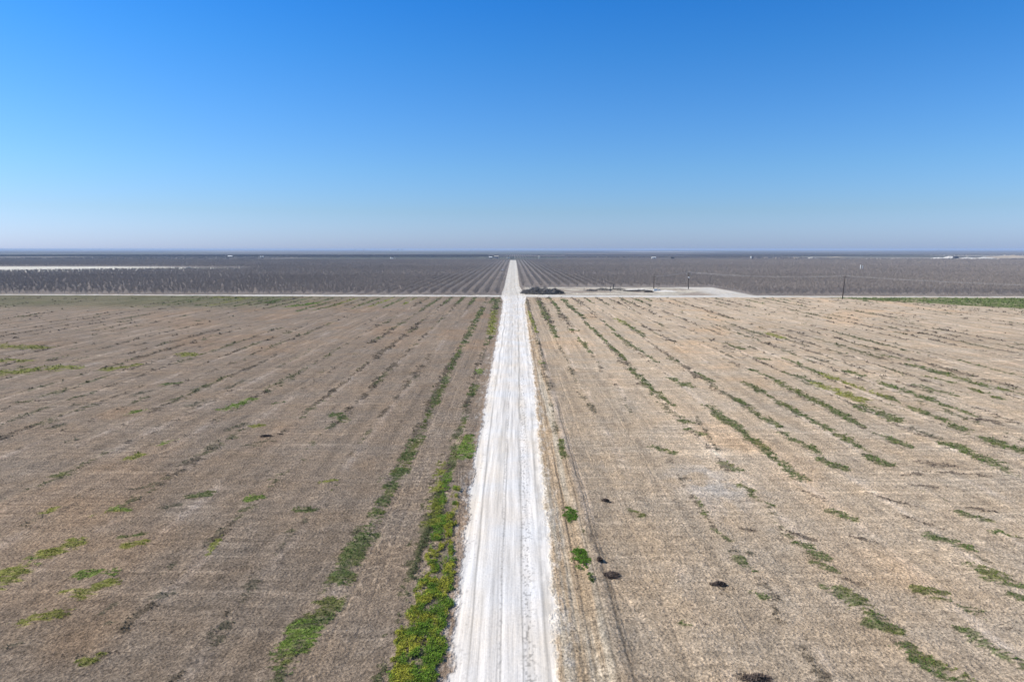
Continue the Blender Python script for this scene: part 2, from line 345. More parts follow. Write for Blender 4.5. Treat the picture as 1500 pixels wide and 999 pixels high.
def surface(X, Y):
    """height, colour, masks of the ground at X, Y"""
    one = np.ones_like(X)
    fieldL = np.array((.305, .242, .183)); fieldR = np.array((.60, .480, .350))  # paler right soil: partly its own colour, partly down-sun brightness painted in
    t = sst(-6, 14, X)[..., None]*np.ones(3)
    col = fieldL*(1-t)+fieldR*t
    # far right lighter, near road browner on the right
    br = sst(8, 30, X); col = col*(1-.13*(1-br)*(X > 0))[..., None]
    big = fbm(X*.012, Y*.010, 2, 4); col = col*(.88+.24*big)[..., None]
    # warm patches
    wp = sst(.60, .75, fbm(X*.06, Y*.035, 77, 3))[..., None]*.30
    col = col*(1-wp)+col*wp*np.array((1.22, 1.0, .78))
    # salty grey streaks beside rows
    rowx = np.where(X > 0, RX0, LX0)
    ds = (X-rowx+SP/2+(fbm(X*0+1, Y*.05, 12, 2)-.5)*1.2) % SP - SP/2
    st = bump(ds, .75, .65)*sst(.42, .62, fbm(X*.25, Y*.08, 14, 4))
    col = col*(1+.42*st)[..., None]*(1-st[..., None]*np.array((0, -.01, -.05)))
    ds2 = bump(ds, -2.4, .9)*.16*sst(.35,.6,fbm(X*.2, Y*.03, 16, 3))
    col = col*(1-ds2)[..., None]
    # fine tillage lines across the rows
    fl = vn(X*.035, Y*1.55+fbm(X*.10, Y*.1, 20, 2)*3, 21)
    col = col*(1+.25*sst(.72, .88, fl)*(Y < 190)*sst(.3, .55, fbm(X*.10, Y*.05, 22, 3)))[..., None]
    # pale chalk patch right of centre
    cx, cy = gp(1050, 710)
    ch = np.exp(-(((X-cx)/4.5)**2+((Y-cy)/8)**2))*sst(.35, .6, fbm(X*.5, Y*.35, 25, 4))
    col = col*(1-.5*ch[..., None])+.5*ch[..., None]*np.array((.6, .58, .55))
    # greenish top left of the left field
    gl = sst(300, 360, Y+X*.0)*sst(-40, -170, X)*.62 + sst(330, 400, Y)*sst(-20, -60, X)*.15
    gl = gl*(.6+.8*fbm(X*.04, Y*.05, 28, 3))*(Y < cross_y(X))
    col = col*(1-gl[..., None])+gl[..., None]*np.array((.135, .14, .07))
    clod = one*.95
    z = (fbm(X*.9, Y*.9, 4, 3)-.5)*.20 + (fbm(X*.05, Y*.05, 6, 2)-.5)*.25
    z = z+bump(ds, 0, 1.0)*.10
    # curling tractor marks between road and second row, left
    lx = X+11.3; ang = np.sin(Y*.55+np.cos(X*.7))*1.0
    cur = sst(.86, .97, np.abs(np.sin(np.hypot(lx*1.1, ((Y+1.5) % 7.5)-3.7)*2.6)))*(np.abs(lx) < 2.3)*(Y < 130)*sst(.45, .6, fbm(X*.15, Y*.08, 29, 2))
    col = col*(1+.34*cur)[..., None]; z = z+cur*.05
    # ---------- shoulders and ruts
    rl = np.interp(Y, ROADL[:, 0], ROADL[:, 1]); rr = np.interp(Y, ROADR[:, 0], ROADR[:, 1])
    wob = (fbm(X*0+2, Y*.12, 40, 4)-.5)*.5
    wob2 = (fbm(X*.8, Y*.35, 41, 4)-.5)*1.1
    near = (Y < cross_y(X)-8)
    ragg = (fbm(X*3.1, Y*1.7, 46, 3, .7)-.5)*.7
    shR = sst(7.6, 6.2, X+wob2*.5)*sst(2, 3, X)*near
    lane = fbm(X*2.4, Y*.03+X*.06, 42, 4)
    tanc = np.array((.44, .335, .225))*(.72+.6*lane)[..., None]
    tan2 = np.array((.50, .46, .40))*(.8+.4*lane)[..., None]
    mixl = sst(.40, .60, fbm(X*1.3+5, Y*.035, 43, 4))[..., None]
    shc = tanc*(1-mixl)+tan2*np.array((1, .94, .84))*mixl
    col = col*(1-shR[..., None])+shc*shR[..., None]
    shL = sst(-6.2, -5.2, X+wob2*.5)*sst(-3, -4, X)*near
    shc = np.array((.36, .275, .205))*(.7+.6*lane)[..., None]
    col = col*(1-shL[..., None])+shc*shL[..., None]
    clod = clod*(1-.45*np.maximum(shL, shR)); rut = np.maximum(shL, shR)*.8
    for cxr, wd, dk in ((7.95, .10, .36), (8.35, .10, -.18), (7.0, .07, .3), (5.55, .07, .28), (4.75, .06, .3), (-13.2, .09, -.15), (-11.4, .09, -.15), (12.0, .12, -.12), (17.6, .1, -.12), (10.2, .10, -.10)):
        w_ = wob*(1.4 if cxr > 0 else .8)
        ln = bump(X, cxr+w_*.5, wd*(1+Y/260))*sst(.30, .45, fbm(X*0+cxr, Y*.06, 47, 3))*near
        col = col*(1-dk*ln)[..., None]; z = z-.05*ln
    # diagonal ruts near right
    dl = X-(7.9+(58-Y)*.22)
    ln = bump(dl, 0, .25)*(Y < 60); col = col*(1+.22*ln)[..., None]; z = z-.04*ln
    # drag marks on the left shoulder
    for q in range(5):
        dl = X-(-5.0-.10*q-(76-Y)*-.055*(1+q*.2)-1.0)
        ln = bump(dl, 0, .07)*(Y < 86)*(Y > 62); col = col*(1+(.3 if q % 2 else -.3)*ln)[..., None]
    # ---------- white road
    road = sst(rl-.35, rl+.25, X+wob2*.85+wob*.3+ragg)*sst(rr+.35, rr-.25, X+wob2*.75+wob*.3+ragg)*(Y < 1760)
    dust = np.clip(1-np.maximum(rl-X, X-rr)/2.2, 0, 1)*sst(.50, .70, fbm(X*1.6, Y*.5, 68, 4, .65))*(Y < 395)*.6
    col = col*(1-dust[..., None])+dust[..., None]*np.array((.66, .62, .57))
    sc = (rr-rl)/7.3
    u = (X+wob*.35-(rl+rr)/2)/sc - .65
    xx = u
    rc = np.array((.76, .74, .715))*one[..., None]
    g = 1 - .20*bump(xx, -1.5, .42) - .16*bump(xx, -.30, .25)-.10*bump(xx, .25, .3) - .16*bump(xx, .55, .12)*sst(.3, .6, fbm(X, Y*.1, 48, 3)) - .05*bump(xx, -2.3, .5) - .06*bump(xx, 1.3, .6)
    for c_, wd, dk in ((-3.05, .055, .55), (-2.45, .04, .22), (-.82, .05, .5), (.68, .06, .55), (.0, .04, .16), (2.25, .07, .35), (-1.1, .04, .3)):
        wv = (fbm(X*0+c_, Y*.05, 50, 3)-.5)*.35
        g = g*(1-dk*bump(xx, c_+wv, wd*(1+Y/120))*(sst(.25, .5, fbm(X*0+c_*3, Y*.07, 52, 3))*.8+.2)/(1+Y/300))
    spk = sst(.66, .74, vn(X*7, Y*4.5, 60))*(bump(xx, 1.1, .55)+.7*bump(xx, -.95, .14)+.5*bump(xx, -3.6, .4)*sst(.5,.6,vn(X*1.5,Y,61)))
    g = g*(1-.42*np.clip(spk, 0, 1)*(Y < 150))
    # older greyer stretch past the junction
    far = sst(395, 430, Y); g = g*(1-.10*far*(1+ (fbm(X*.5, Y*.02, 62, 3)-.5)*1.3))
    side = sst(1.9, 2.4, xx)*sst(.45, .6, fbm(X*2, Y*.6, 63, 3)); g = g*(1-.14*side)
    tanp = (sst(.50, .72, fbm(X*.7, Y*.05, 67, 4))*.35+.25*sst(1.6, .2, np.minimum(X-rl, rr-X)))[..., None]; rc = rc*g[..., None]*(1-tanp*np.array((.06, .12, .22)))
    rc = rc*(1-far[..., None]*np.array((.0, .015, .06)))
    col = col*(1-road[..., None])+rc*road[..., None]
    fringe = road*(1-road)*4*sst(.4, .7, vn(X*3, Y*2, 65)); col = col*(1+.12*fringe)[..., None]
    clod = clod*(1-.93*road); strk = road.copy(); rut = rut*(1-road)+.22*road
    flat = 1-sst(-1.2, .2, np.minimum(X-rl, rr-X))
    z = z*(.12+.88*flat) + road*.05
    z = z + (bump(X, 7.4, .8)*.16 + bump(X, -6.9, 1.2)*.16*(Y < 110))*near
    # ---------- beyond the fields: cross road, orchard floor, yard
    cyr = cross_y(X)
    past = sst(-2, 2, Y-(cyr+7))
    fo = np.array((.235, .205, .185))*(.8+.4*fbm(X*.1, Y*.05, 80, 4))[..., None]
    o = past*(1-road); col = col*(1-o[..., None])+fo*o[..., None]
    clod = clod*(1-.5*past)
    hw = np.where(X > 0, 8.0, 6.0)*(1-.45*sst(150, 200, np.abs(X)))
    cr = sst(hw+1.4, hw-.8, np.abs(Y-cyr)+(fbm(X*.15, Y*.3, 81, 3)-.5)*3)
    cr = cr*np.where(X < 0, 1, 1)
    cc = np.array((.66, .64, .60))*(.84+.26*fbm(X*.08, Y*.5, 82, 3))[..., None]
    ramp = (sst(120, 190, X)*.35)[..., None]; cc = cc*(1-ramp)+ramp*np.array((.46, .42, .34))
    m = np.clip(cr-road, 0, 1)[..., None]; col = col*(1-m)+cc*m
    verge = bump(Y, cyr-hw-4, 3.0)*(1-cr)*(np.abs(X) > 8)*.5
    verge = verge[..., None]*sst(.4, .7, fbm(X*.1, Y*.2, 83, 3))[..., None]
    col = col*(1-verge)+verge*np.array((.14, .14, .07))
    yard = sst(6, 9, X)*sst(149, 144, X)*sst(2, 6, Y-cyr)*sst(509, 505, Y)
    yn = fbm(X*.07, Y*.10, 84, 4)[..., None]
    yc = np.array((.57, .53, .44))*(1-sst(.35, .65, yn))+np.array((.35, .30, .25))*sst(.35, .65, yn)
    yc = yc*(.75+.5*fbm(X*.5, Y*.4, 86, 3))[..., None]
    lane_y = (bump(Y, 502, 2.2)*.9+bump(X+Y*.28-150-118, 0, 9)*.8)[..., None]; yc = yc*(1-np.clip(lane_y, 0, 1))+np.clip(lane_y, 0, 1)*np.array((.62, .60, .56))
    west = sst(118, 132, X)[..., None]; yc = yc*(1-west)+west*np.array((.60, .57, .52))
    m = (yard*(1-cr))[..., None]; col = col*(1-m)+yc*m
    # clearing in the left orchard
    c1 = clearing(X, Y)[..., None]
    stripes = (.80+.34*fbm(X*.01, Y*.06, 88, 3))[..., None]
    col = col*(1-c1)+c1*np.array((.66, .64, .56))*stripes
    # ---------- far plain
    fp = sst(1755, 1790, Y)[..., None]
    bx = np.floor((X+900*vn(Y*.0002, Y*0, 90))/820).astype(np.int64); by = np.floor(Y/(500+Y*.06)).astype(np.int64)
    hsh = _h(bx, by, 91); h2 = _h(bx, by, 92)
    pal = np.array([(.105, .095, .09), (.12, .12, .095), (.15, .13, .115), (.10, .09, .085), (.21, .19, .165), (.13, .125, .12)])
    fc = pal[(hsh*5.99).astype(int)]*(.85+.3*h2)[..., None]
    lt = (_h(bx, by, 93) > .93)[..., None]; fc = np.where(lt, np.array((.34, .32, .29)), fc)
    col = col*(1-fp)+fc*fp
    # light bare strips at the right in the distance
    rb = sst(1900, 1980, Y)*sst(2500, 2400, Y)*sst(700, 900, X)*sst(.40, .55, fbm(X*.004, Y*.01, 94, 3))
    col = col*(1-.8*rb[..., None])+.8*rb[..., None]*np.array((.42, .37, .33))
    clod = clod*(1-sst(300, 900, Y)*.7)
    # ---------- weeds stain the soil under the plants
    cov, vc = veg_cover(X, Y)
    cov2 = cov*(1-road)
    k = (cov2*.80)[..., None]
    col = col*(1-k)+vc*k
    z = z+cov2*.05
    fade = sst(500, 380, Y); z = z*fade + road*.02*(1-fade)
    msk = np.stack([clod*(1-.4*cov2), np.clip(strk+cr, 0, 1), rut], -1)
    return z, col, msk, road, cr, yard

def clearing(X, Y):
    e = (X+430)*-1
    lo = 800+sst(300, -50, e)*150; hi = 1105-sst(260, -60, e)*60+sst(500,900,e)*-60
    return sst(lo-8, lo+8, Y)*sst(hi+10, hi-10, Y)*sst(-90, 10, e)

# ------------------------------------------------------------------ build the sheet
def xcoords():
    x = [0.0]; 
    while x[-1] < 29000:
        a = x[-1]
        if a < 9.5: d = .075
        elif a < 30: d = .12
        elif a < 1700: d = max(.12, .0042*a)
        else: d = .05*a
        x.append(a+d)
    x = np.array(x); return np.concatenate([-x[:0:-1], x])
def ycoords():
    y = [36.0]
    while y[-1] < 29500:
        a = y[-1]
        if a < 520: d = min(max(.13, a*a/19000*.75), 3.0)
        elif a < 1800: d = 9
        elif a < 4000: d = 30
        else: d = .04*a
        y.append(a+d)
    return np.array(y)
xs = xcoords(); ys = ycoords()
XX, YY = np.meshgrid(xs, ys)
keep = np.abs(XX) < .86*YY+14
idx = -np.ones(XX.shape, np.int64)
sel = np.nonzero(keep)
idx[sel] = np.arange(len(sel[0]))
gx = XX[sel]; gy = YY[sel]
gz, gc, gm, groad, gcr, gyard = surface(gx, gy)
print('ground verts', len(gx))
a = idx[:-1, :-1]; b = idx[:-1, 1:]; c = idx[1:, 1:]; d = idx[1:, :-1]
ok = (a >= 0) & (b >= 0) & (c >= 0) & (d >= 0)
Q = np.stack([a[ok], b[ok], c[ok], d[ok]], -1)
fx = gx[Q].mean(1); fy = gy[Q].mean(1)
froad = groad[Q].mean(1) > .5; fcr = (gcr[Q].mean(1) > .5) & ~froad; fyd = (gyard[Q].mean(1) > .5) & ~froad & ~fcr
past = fy > cross_y(fx)
cls = np.where(froad, 1, np.where(fcr, 2, np.where(fyd, 3, np.where(~past & (fx < 0), 4, np.where(~past, 5, np.where(fy < 1760, 6, 7))))))
VV = np.stack([gx, gy, gz], -1)
for k, nm in ((1, 'dirt_road'), (2, 'cross_road'), (3, 'yard'), (4, 'field'), (5, 'field'), (6, 'orchard_floor'), (7, 'plain')):
    q = Q[cls == k]
    if len(q) == 0: continue
    u, inv = np.unique(q, return_inverse=True)
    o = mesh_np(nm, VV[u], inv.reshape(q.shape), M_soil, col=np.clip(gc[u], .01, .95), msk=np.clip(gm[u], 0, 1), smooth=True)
    o['kind'] = 'structure'
# coarse sheet under everything, so the ground goes on all round
bm_ = MB(); bm_.add([(-29400, -29400, -.6), (29400, -29400, -.6), (29400, 29400, -.6), (-29400, 29400, -.6)], [(0, 1, 2, 3)])
go = bm_.build('ground', simple('plain_soil', (.25, .21, .17), .95, .2, .02)); go['kind'] = 'structure'

def hgt(x, y):
    return surface(np.atleast_1d(np.asarray(x, float)), np.atleast_1d(np.asarray(y, float)))[0]

# ------------------------------------------------------------------ low plants
def leaves(P, size, col, n=5, lift=.5, name='weeds', parent=None, up=.45):
    """n small triangles round every point"""
    m = len(P)
    P = np.repeat(P, n, 0); size = np.repeat(size, n); col = np.repeat(col, n, 0)
    k = len(P)
    ang = rng.random(k)*2*np.pi; r = rng.random(k)**.5*size*.8
    base = P + np.stack([np.cos(ang)*r, np.sin(ang)*r, (1-(r/size/.8)**2)*size*lift*rng.random(k)], -1)
    th = rng.random(k)*2*np.pi; tilt = np.radians(15+70*rng.random(k)*up*2)
    d = np.stack([np.cos(th)*np.cos(tilt), np.sin(th)*np.cos(tilt), np.sin(tilt)], -1)
    w = np.stack([-np.sin(th), np.cos(th), np.zeros(k)], -1)
    L = (size*(.55+.6*rng.random(k)))[:, None]; W = L*.33
    V = np.stack([base-w*W, base+w*W, base+d*L], 1).reshape(-1, 3)
    F = np.arange(len(V)).reshape(-1, 3)
    cc = col*(.65+.75*rng.random(k))[:, None]
    cc = np.repeat(cc, 3, 0)
    return mesh_np(name, V, F, M_leaf, parent, col=cc)

def scatter(x0, x1, y0, y1, dens, size, name, label, only=None, lift=.5, jig=1):
    n = int((x1-x0)*(y1-y0)*dens)
    X = rng.uniform(x0, x1, n); Y = rng.uniform(y0, y1, n)
    kk = np.abs(X) < .84*Y+10; X, Y = X[kk], Y[kk]
    cov, vc = veg_cover(X, Y)
    rl = np.interp(Y, ROADL[:, 0], ROADL[:, 1]); rr = np.interp(Y, ROADR[:, 0], ROADR[:, 1])
    ok = (rng.random(len(X)) < cov**1.3) & ((X < rl-.1) | (X > rr+.1)) & (cov > .25)
    if only == 'bank': ok &= (X > -8.9) & (X < -4.4) & (Y < 80)
    if only == 'nobank': ok &= ~((X > -8.9) & (X < -4.4) & (Y < 80))
    X, Y, vc = X[ok], Y[ok], vc[ok]
    return X, Y, vc
parts = []
for (x0, x1, y0, y1, dens, sz) in ((-50, 50, 38, 60, 26, .11), (-62, 62, 60, 85, 16, .14), (-105, 105, 85, 130, 7, .21), (-150, 150, 130, 200, 2.4, .32), (-230, 240, 200, 300, .9, .5), (-300, 300, 300, 405, .5, .6)):
    X, Y, vc = scatter(x0, x1, y0, y1, dens, sz, '', '', 'nobank')
    parts.append((X, Y, vc, np.full(len(X), sz)*(.6+.8*rng.random(len(X)))))
X = np.concatenate([p[0] for p in parts]); Y = np.concatenate([p[1] for p in parts]); vc = np.concatenate([p[2] for p in parts]); sz = np.concatenate([p[3] for p in parts])
print('weed tufts', len(X))
w = leaves(np.stack([X, Y, hgt(X, Y)-.01], -1), sz, vc*1.15, 4, .5, 'field_weeds', up=.3)
tag(w, 'patchy green and grey weeds growing in broken strips across both bare fields', 'weeds', kind='stuff')
X, Y, vc = scatter(-9, -4.3, 36, 80, 190, .13, '', '', 'bank')
print('bank', len(X))
lump = fbm(X*1.6, Y*1.6, 66, 3)
w = leaves(np.stack([X, Y, hgt(X, Y)+lump*.35-.08], -1), .055+.07*rng.random(len(X)), vc*(.9+.7*lump)[:, None], 5, .9, 'green_weed_bank', up=.3)
tag(w, 'thick bright green and yellow weeds on the verge along the left side of the white road', 'weeds', kind='stuff')

def clump(name, px, py, rx, ry, col, label, cat, n, hz=.45, sz=.12, dead=False):
    cx, cy = gp(px, py)
    a = rng.random(n)*2*np.pi; r = rng.random(n)**.5
    r = r*(.55+.9*fbm(np.cos(a)*2.2+px, np.sin(a)*2.2, 23, 4, .65))*(1+.25*rng.normal(size=n)*(rng.random(n) < .25))
    x = np.cos(a)*r*rx; y = np.sin(a)*r*ry
    if not dead:
        kp = fbm(x*2.2+px, y*1.5, 27, 4, .65) > .30+.34*np.clip(r, 0, 1.3)**2
        x, y, r, a = x[kp], y[kp], r[kp], a[kp]; n = len(x)
    z = np.clip(1.15-r**2, .1, 1.2)*hz*(.2+1.5*fbm(x*3.2+px, y*3.2, 3, 3))
    e = empty(name, (cx, cy, float(hgt(cx, cy)[0])-.03))
    c = np.repeat(np.array([col]), n, 0)*(.55+.9*fbm(x*3, y*3, 8, 3))[:, None]
    if not dead: qd = (rng.random(n) < .22)[:, None]; c = np.where(qd, np.array((.16, .17, .05)), c)
    o = leaves(np.stack([x, y, z], -1), sz*(.6+.8*rng.random(n)), c, 5, .8, 'twigs' if dead else 'leaves', e)
    st = MB()
    for i in range(6):
        t = i*1.05; st.tube((0, 0, 0), (math.cos(t)*rx*.5, math.sin(t)*ry*.5, hz*.45), .012, .004, 4)
    st.build('stem', M_wood, e)
    return tag(e, label, cat)
G1 = (.10, .225, .018)
clump('green_weed_clump', 837, 754, 1.0, 2.5, G1, 'smaller, farther of two bright green round weed clumps right of the white road', 'weed clump', 2600, .20, .075)
clump('green_weed_clump', 851, 818, .98, 3.0, G1, 'longer, nearer bright green weed clump on the right verge, above the dead tuft', 'weed clump', 3200, .22, .075)
clump('green_weed_clump', 866, 848, .40, 1.2, (.06, .12, .02), 'low green tail growing out of the near end of the bright clump', 'weed clump', 350, .22, .08)
for px, py, rx, ry, lb in ((896, 843, .85, .6, 'dark brown dead weed tuft just right of the nearer bright green clump'),
        (878, 822, .22, .25, 'small dark dead tuft on the wheel rut beside the nearer green clump'),
        (887, 734, .32, .22, 'dark dead tuft on bare soil right of the farther green clump'),
        (1053, 856, .60, .22, 'flat black dead weed heap, second from the bottom edge right of the road'),
        (1108, 993, 1.0, .4, 'large black dead weed heap at the bottom edge right of the road'),
        (390, 640, .8, .4, 'black dead weed tuft in the middle of the left field'),
):
    clump('dead_weed_tuft', px, py, rx, ry, (.15, .115, .095), lb, 'dead weed', int(150+220*rx), .16, .12, True)

# ------------------------------------------------------------------ orchard
def tree_twigs(rs, nl=5, dens=1.0):
    """bare vase-shaped crown: tapered limbs, branches, twigs"""
    V = []; F = []
    def tri_bar(a, b, r0, r1):
        d = b-a; L = np.linalg.norm(d)+1e-6; d = d/L
        u = np.cross(d, rs.normal(size=3)); u /= np.linalg.norm(u)+1e-6; w_ = np.cross(d, u); n = len(V)
        for p, r in ((a, r0), (b, r1)):
            for t in (0, 2.094, 4.189): V.append(p+r*(math.cos(t)*u+math.sin(t)*w_))
        for i in range(3): F.append((n+i, n+(i+1) % 3, n+3+(i+1) % 3, n+3+i))
    def grow(p, d, L, r, lvl):
        q = p; seg_ = 2 if lvl < 2 else 1
        for s in range(seg_):
            d = d+rs.normal(size=3)*.13+np.array((0, 0, .06)); d /= np.linalg.norm(d)
            q2 = q+d*L/seg_; tri_bar(q, q2, r*(1-.3*s), r*(1-.3*(s+1))); q = q2
            if lvl < 3:
                for _ in range((2, 3, 3)[lvl]):
                    dd = d+rs.normal(size=3)*.55+np.array((0, 0, .18)); dd /= np.linalg.norm(dd)
                    grow(q, dd, L*(.5+.3*rs.random()), r*.5, lvl+1)
    for i in range(nl):
        a = 2*math.pi*(i+rs.random()*.6)/nl
        d = np.array((math.cos(a)*.62, math.sin(a)*.62, 1.0)); d /= np.linalg.norm(d)
        grow(np.array((0, 0, .85)), d, 2.2, .10, 0)
    return np.array(V), F
variants = []
for v in range(4):
    rs = np.random.default_rng(100+v)
    V, F = tree_twigs(rs)
    V[:, :2] *= 2.4/np.percentile(np.hypot(V[:, 0], V[:, 1]), 97); V[:, 2] *= 4.15/V[:, 2].max()
    t = empty('orchard_tree', (0, 0, 0))
    m = MB(); m.tube((0, 0, -.1), (0, 0, .5), .15, .12, 7); m.tube((0, 0, .5), (.03, .02, .95), .12, .11, 7)
    tr = m.build('trunk', M_bark, t, True)
    cl = np.array((.225, .20, .19))*(.8+.4*rs.random(len(V)))[:, None]
    cr = mesh_np('crown', V, np.array(F), M_twig, t, col=cl)
    variants.append((t, [tr, cr], [False]))
print('tree faces', len(F))
LR = -10.2; RR = 7.4; SY = 5.4
def tree_sites(y0, y1):
    L_ = []
    for side in (-1, 1):
        ks = np.arange(0, 290)
        x = (LR-ks*6.75) if side < 0 else (RR+ks*6.75)
        ysr = np.arange(416, 1758, SY)
        xx, yy = np.meshgrid(x, ysr)
        xx = xx.ravel(); yy = yy.ravel()
        jx = rng.normal(0, .3, len(xx)); jy = rng.uniform(-1, 1, len(xx))*np.interp(np.abs(xx), [60, 200], [.6, 2.0]); jx = jx*np.interp(np.abs(xx), [60, 300, 600], [.6, 1, 3])
        ok = (yy > cross_y(xx)+np.where(xx < 0, 6.2, 8.5)) & (np.abs(xx) < .80*yy+12)
        ok &= ~((xx > 4) & (xx < 146) & (yy < 507))
        ok &= clearing(xx, yy) < .3
        ok &= rng.random(len(xx)) > .025+.06*(fbm(xx*.02, yy*.02, 5, 2) > .62)
        L_.append(np.stack([xx+jx, yy+jy], -1)[ok])
    return np.concatenate(L_)
sites = tree_sites(0, 0)
dist = np.hypot(sites[:, 0], sites[:, 1])
# largest in the picture: smallest depth
order = np.argsort(sites[:, 1]+.02*np.abs(sites[:, 0])); first = order[:296]; rest = order[296:]
print('trees', len(sites))
for i, s in enumerate(first):
    x, y = sites[s]
    t, kids, used = variants[i % 4]
    rz = random.random()*6.28; sc = random.uniform(.88, 1.1)
    if not used[0]:
        o = t; o.location = (x, y, 0); o.rotation_euler = (0, 0, rz); o.scale = (sc,)*3; used[0] = True
    else: o = copy_tree(t, kids, (x, y, 0), rz, sc)
    if x < 0: lb, gr = 'bare grey orchard tree in the first rows of the orchard left of the road', 'trees fronting the left orchard'
    elif x > 140: lb, gr = 'bare orchard tree with pale trunk in the first rows, right of the yard', 'trees fronting the right orchard'
    else: lb, gr = 'bare grey orchard tree in the first rows behind the yard', 'trees behind the yard'
    tag(o, lb, 'tree', gr)
R_ = sites[rest]
def far_trees(P, n, wid, name, label, tone, hmin=3.5, hmax=4.4):
    k = len(P); Hh = rng.uniform(hmin, hmax, k)
    idx_ = np.repeat(np.arange(k), n); m = len(idx_)
    az = rng.random(m)*2*np.pi
    spread = rng.uniform(.05, .60, m)            # vase form
    f0 = rng.uniform(.12, .85, m); L = rng.uniform(.22, .42, m)
    hh = Hh[idx_]; ax = np.cos(az)*spread; ay = np.sin(az)*spread
    base = np.stack([P[idx_, 0], P[idx_, 1], np.full(m, .8)], -1)
    top = (hh-.8)
    p0 = base+np.stack([ax*f0*top, ay*f0*top, f0*top*(1-.22*spread)], -1)
    dirn = np.stack([np.cos(az)*spread, np.sin(az)*spread, np.ones(m)*.9], -1)+rng.normal(0, .38, (m, 3))
    dirn /= np.linalg.norm(dirn, axis=1)[:, None]
    p1 = p0+dirn*(L*top)[:, None]
    p1[:, 2] = np.minimum(p1[:, 2], hh*1.04)
    w_ = np.cross(dirn, rng.normal(size=(m, 3))); w_ /= np.linalg.norm(w_, axis=1)[:, None]
    W = (wid*(.6+.8*rng.random(m)))[:, None] if np.isscalar(wid) else (wid[idx_]*(.6+.8*rng.random(m)))[:, None]
    V = np.stack([p0-w_*W, p0+w_*W, p1], 1).reshape(-1, 3)
    c = np.array(tone)*(.75+.5*rng.random(m))[:, None]*(.9+.2*fbm(P[idx_, 0]*.01, P[idx_, 1]*.01, 8, 2))[:, None]
    c = np.repeat(c, 3, 0)
    # trunks
    tv = np.stack([np.stack([P[:, 0]-.14, P[:, 1], np.zeros(k)], -1), np.stack([P[:, 0]+.14, P[:, 1], np.zeros(k)], -1), np.stack([P[:, 0], P[:, 1]+.05, np.full(k, 1.6)], -1)], 1).reshape(-1, 3)
    V = np.concatenate([V, tv]); c = np.concatenate([c, np.tile((.38, .36, .33), (len(tv), 1))])
    o = mesh_np(name, V, np.arange(len(V)).reshape(-1, 3), M_twig, col=c)
    return tag(o, label, 'orchard', kind='stuff')
TONE = (.30, .258, .225)
for side, nm in ((-1, 'left'), (1, 'right')):
    P = R_[R_[:, 0]*side > 0]
    wid = np.interp(P[:, 1], [420, 700, 1100, 1760], [.075, .10, .16, .24])
    a_ = P[P[:, 1] < 700]; far_trees(a_, 120, wid[P[:, 1] < 700]*.74, 'orchard_trees', f'bare grey orchard trees filling the nearer half of the {nm} orchard', TONE)
    mm = (P[:, 1] >= 700) & (P[:, 1] < 1100); far_trees(P[mm], 42, wid[mm], 'orchard_trees', f'bare grey orchard trees in the middle distance of the {nm} orchard', TONE)
    mm = P[:, 1] >= 1100; far_trees(P[mm], 20, wid[mm], 'orchard_trees', f'bare grey orchard trees in the far rows of the {nm} orchard', TONE)
# orchards beyond the end of the road
n = 60000
P = np.stack([rng.uniform(-2300, 2300, n), rng.uniform(1790, 3400, n)], -1)
P[:, 0] = np.round(P[:, 0]/9)*9
bx = np.floor(P[:, 0]/700).astype(np.int64); by = np.floor(P[:, 1]/420).astype(np.int64)
ok = (_h(bx, by, 191) > .38) & (np.abs(P[:, 0]) < .8*P[:, 1]) & (np.abs((P[:, 0]+5000) % 700-350) < 338) & ~((P[:, 0] > 900) & (P[:, 1] > 1900) & (P[:, 1] < 2450)) & ((np.abs(P[:, 0]) > 30) | (P[:, 1] > 1900))
P = P[ok]; far_trees(P, 9, .45, 'distant_orchards', 'dark hazy blocks of orchard on the plain beyond the end of the road', (.13, .12, .12))
line = np.stack([rng.uniform(-2300, -60, 6000), rng.uniform(2480, 2560, 6000)], -1)
far_trees(line, 10, .6, 'distant_tree_line', 'thin dark line of trees across the plain left of the road end', (.07, .07, .07), 5, 8)

# ------------------------------------------------------------------ brush pile and yard things
def twig_heap(name, cx, cy, rx, ry, hz, n, L, wid, tone, label, cat, seedv, parts_name='branches', rz=0):
    rs = np.random.default_rng(seedv)
    e = empty(name, (cx, cy, 0), rz)
    a = rs.random(n)*2*np.pi; r = rs.random(n)**.5
    prof = np.clip(1-r**2.2, 0, 1)*(.1+1.6*fbm(np.cos(a)*r*4+seedv, np.sin(a)*r*3, 6, 3))
    p = np.stack([np.cos(a)*r*rx, np.sin(a)*r*ry, prof*hz*rs.random(n)**.35], -1)
    d = rs.normal(size=(n, 3)); d[:, 2] = np.abs(d[:, 2])*.55; d /= np.linalg.norm(d, axis=1)[:, None]
    w_ = np.cross(d, rs.normal(size=(n, 3))); w_ /= np.linalg.norm(w_, axis=1)[:, None]
    Ln = (L*(.5+rs.random(n)))[:, None]; W = wid*(.5+rs.random(n))[:, None]
    V = np.stack([p-w_*W, p+w_*W, p+d*Ln], 1).reshape(-1, 3)
    V[:, 2] = np.maximum(V[:, 2], .01)
    c = np.repeat(np.array(tone)*(.6+.9*rs.random(n))[:, None], 3, 0)
    mesh_np(parts_name, V, np.arange(3*n).reshape(-1, 3), M_twig, e, col=c)
    for i in range(14):
        m = MB(); t = rs.random()*6.28; q = rs.random()*.8
        a0 = np.array((math.cos(t)*rx*q, math.sin(t)*ry*q, hz*.3)); b0 = a0+np.array((rs.normal()*L, rs.normal()*L*.6, .5*rs.random()+.2))
        m.tube(a0, b0, .16, .07, 6); m.build('log', M_wood, e)
    return tag(e, label, cat)
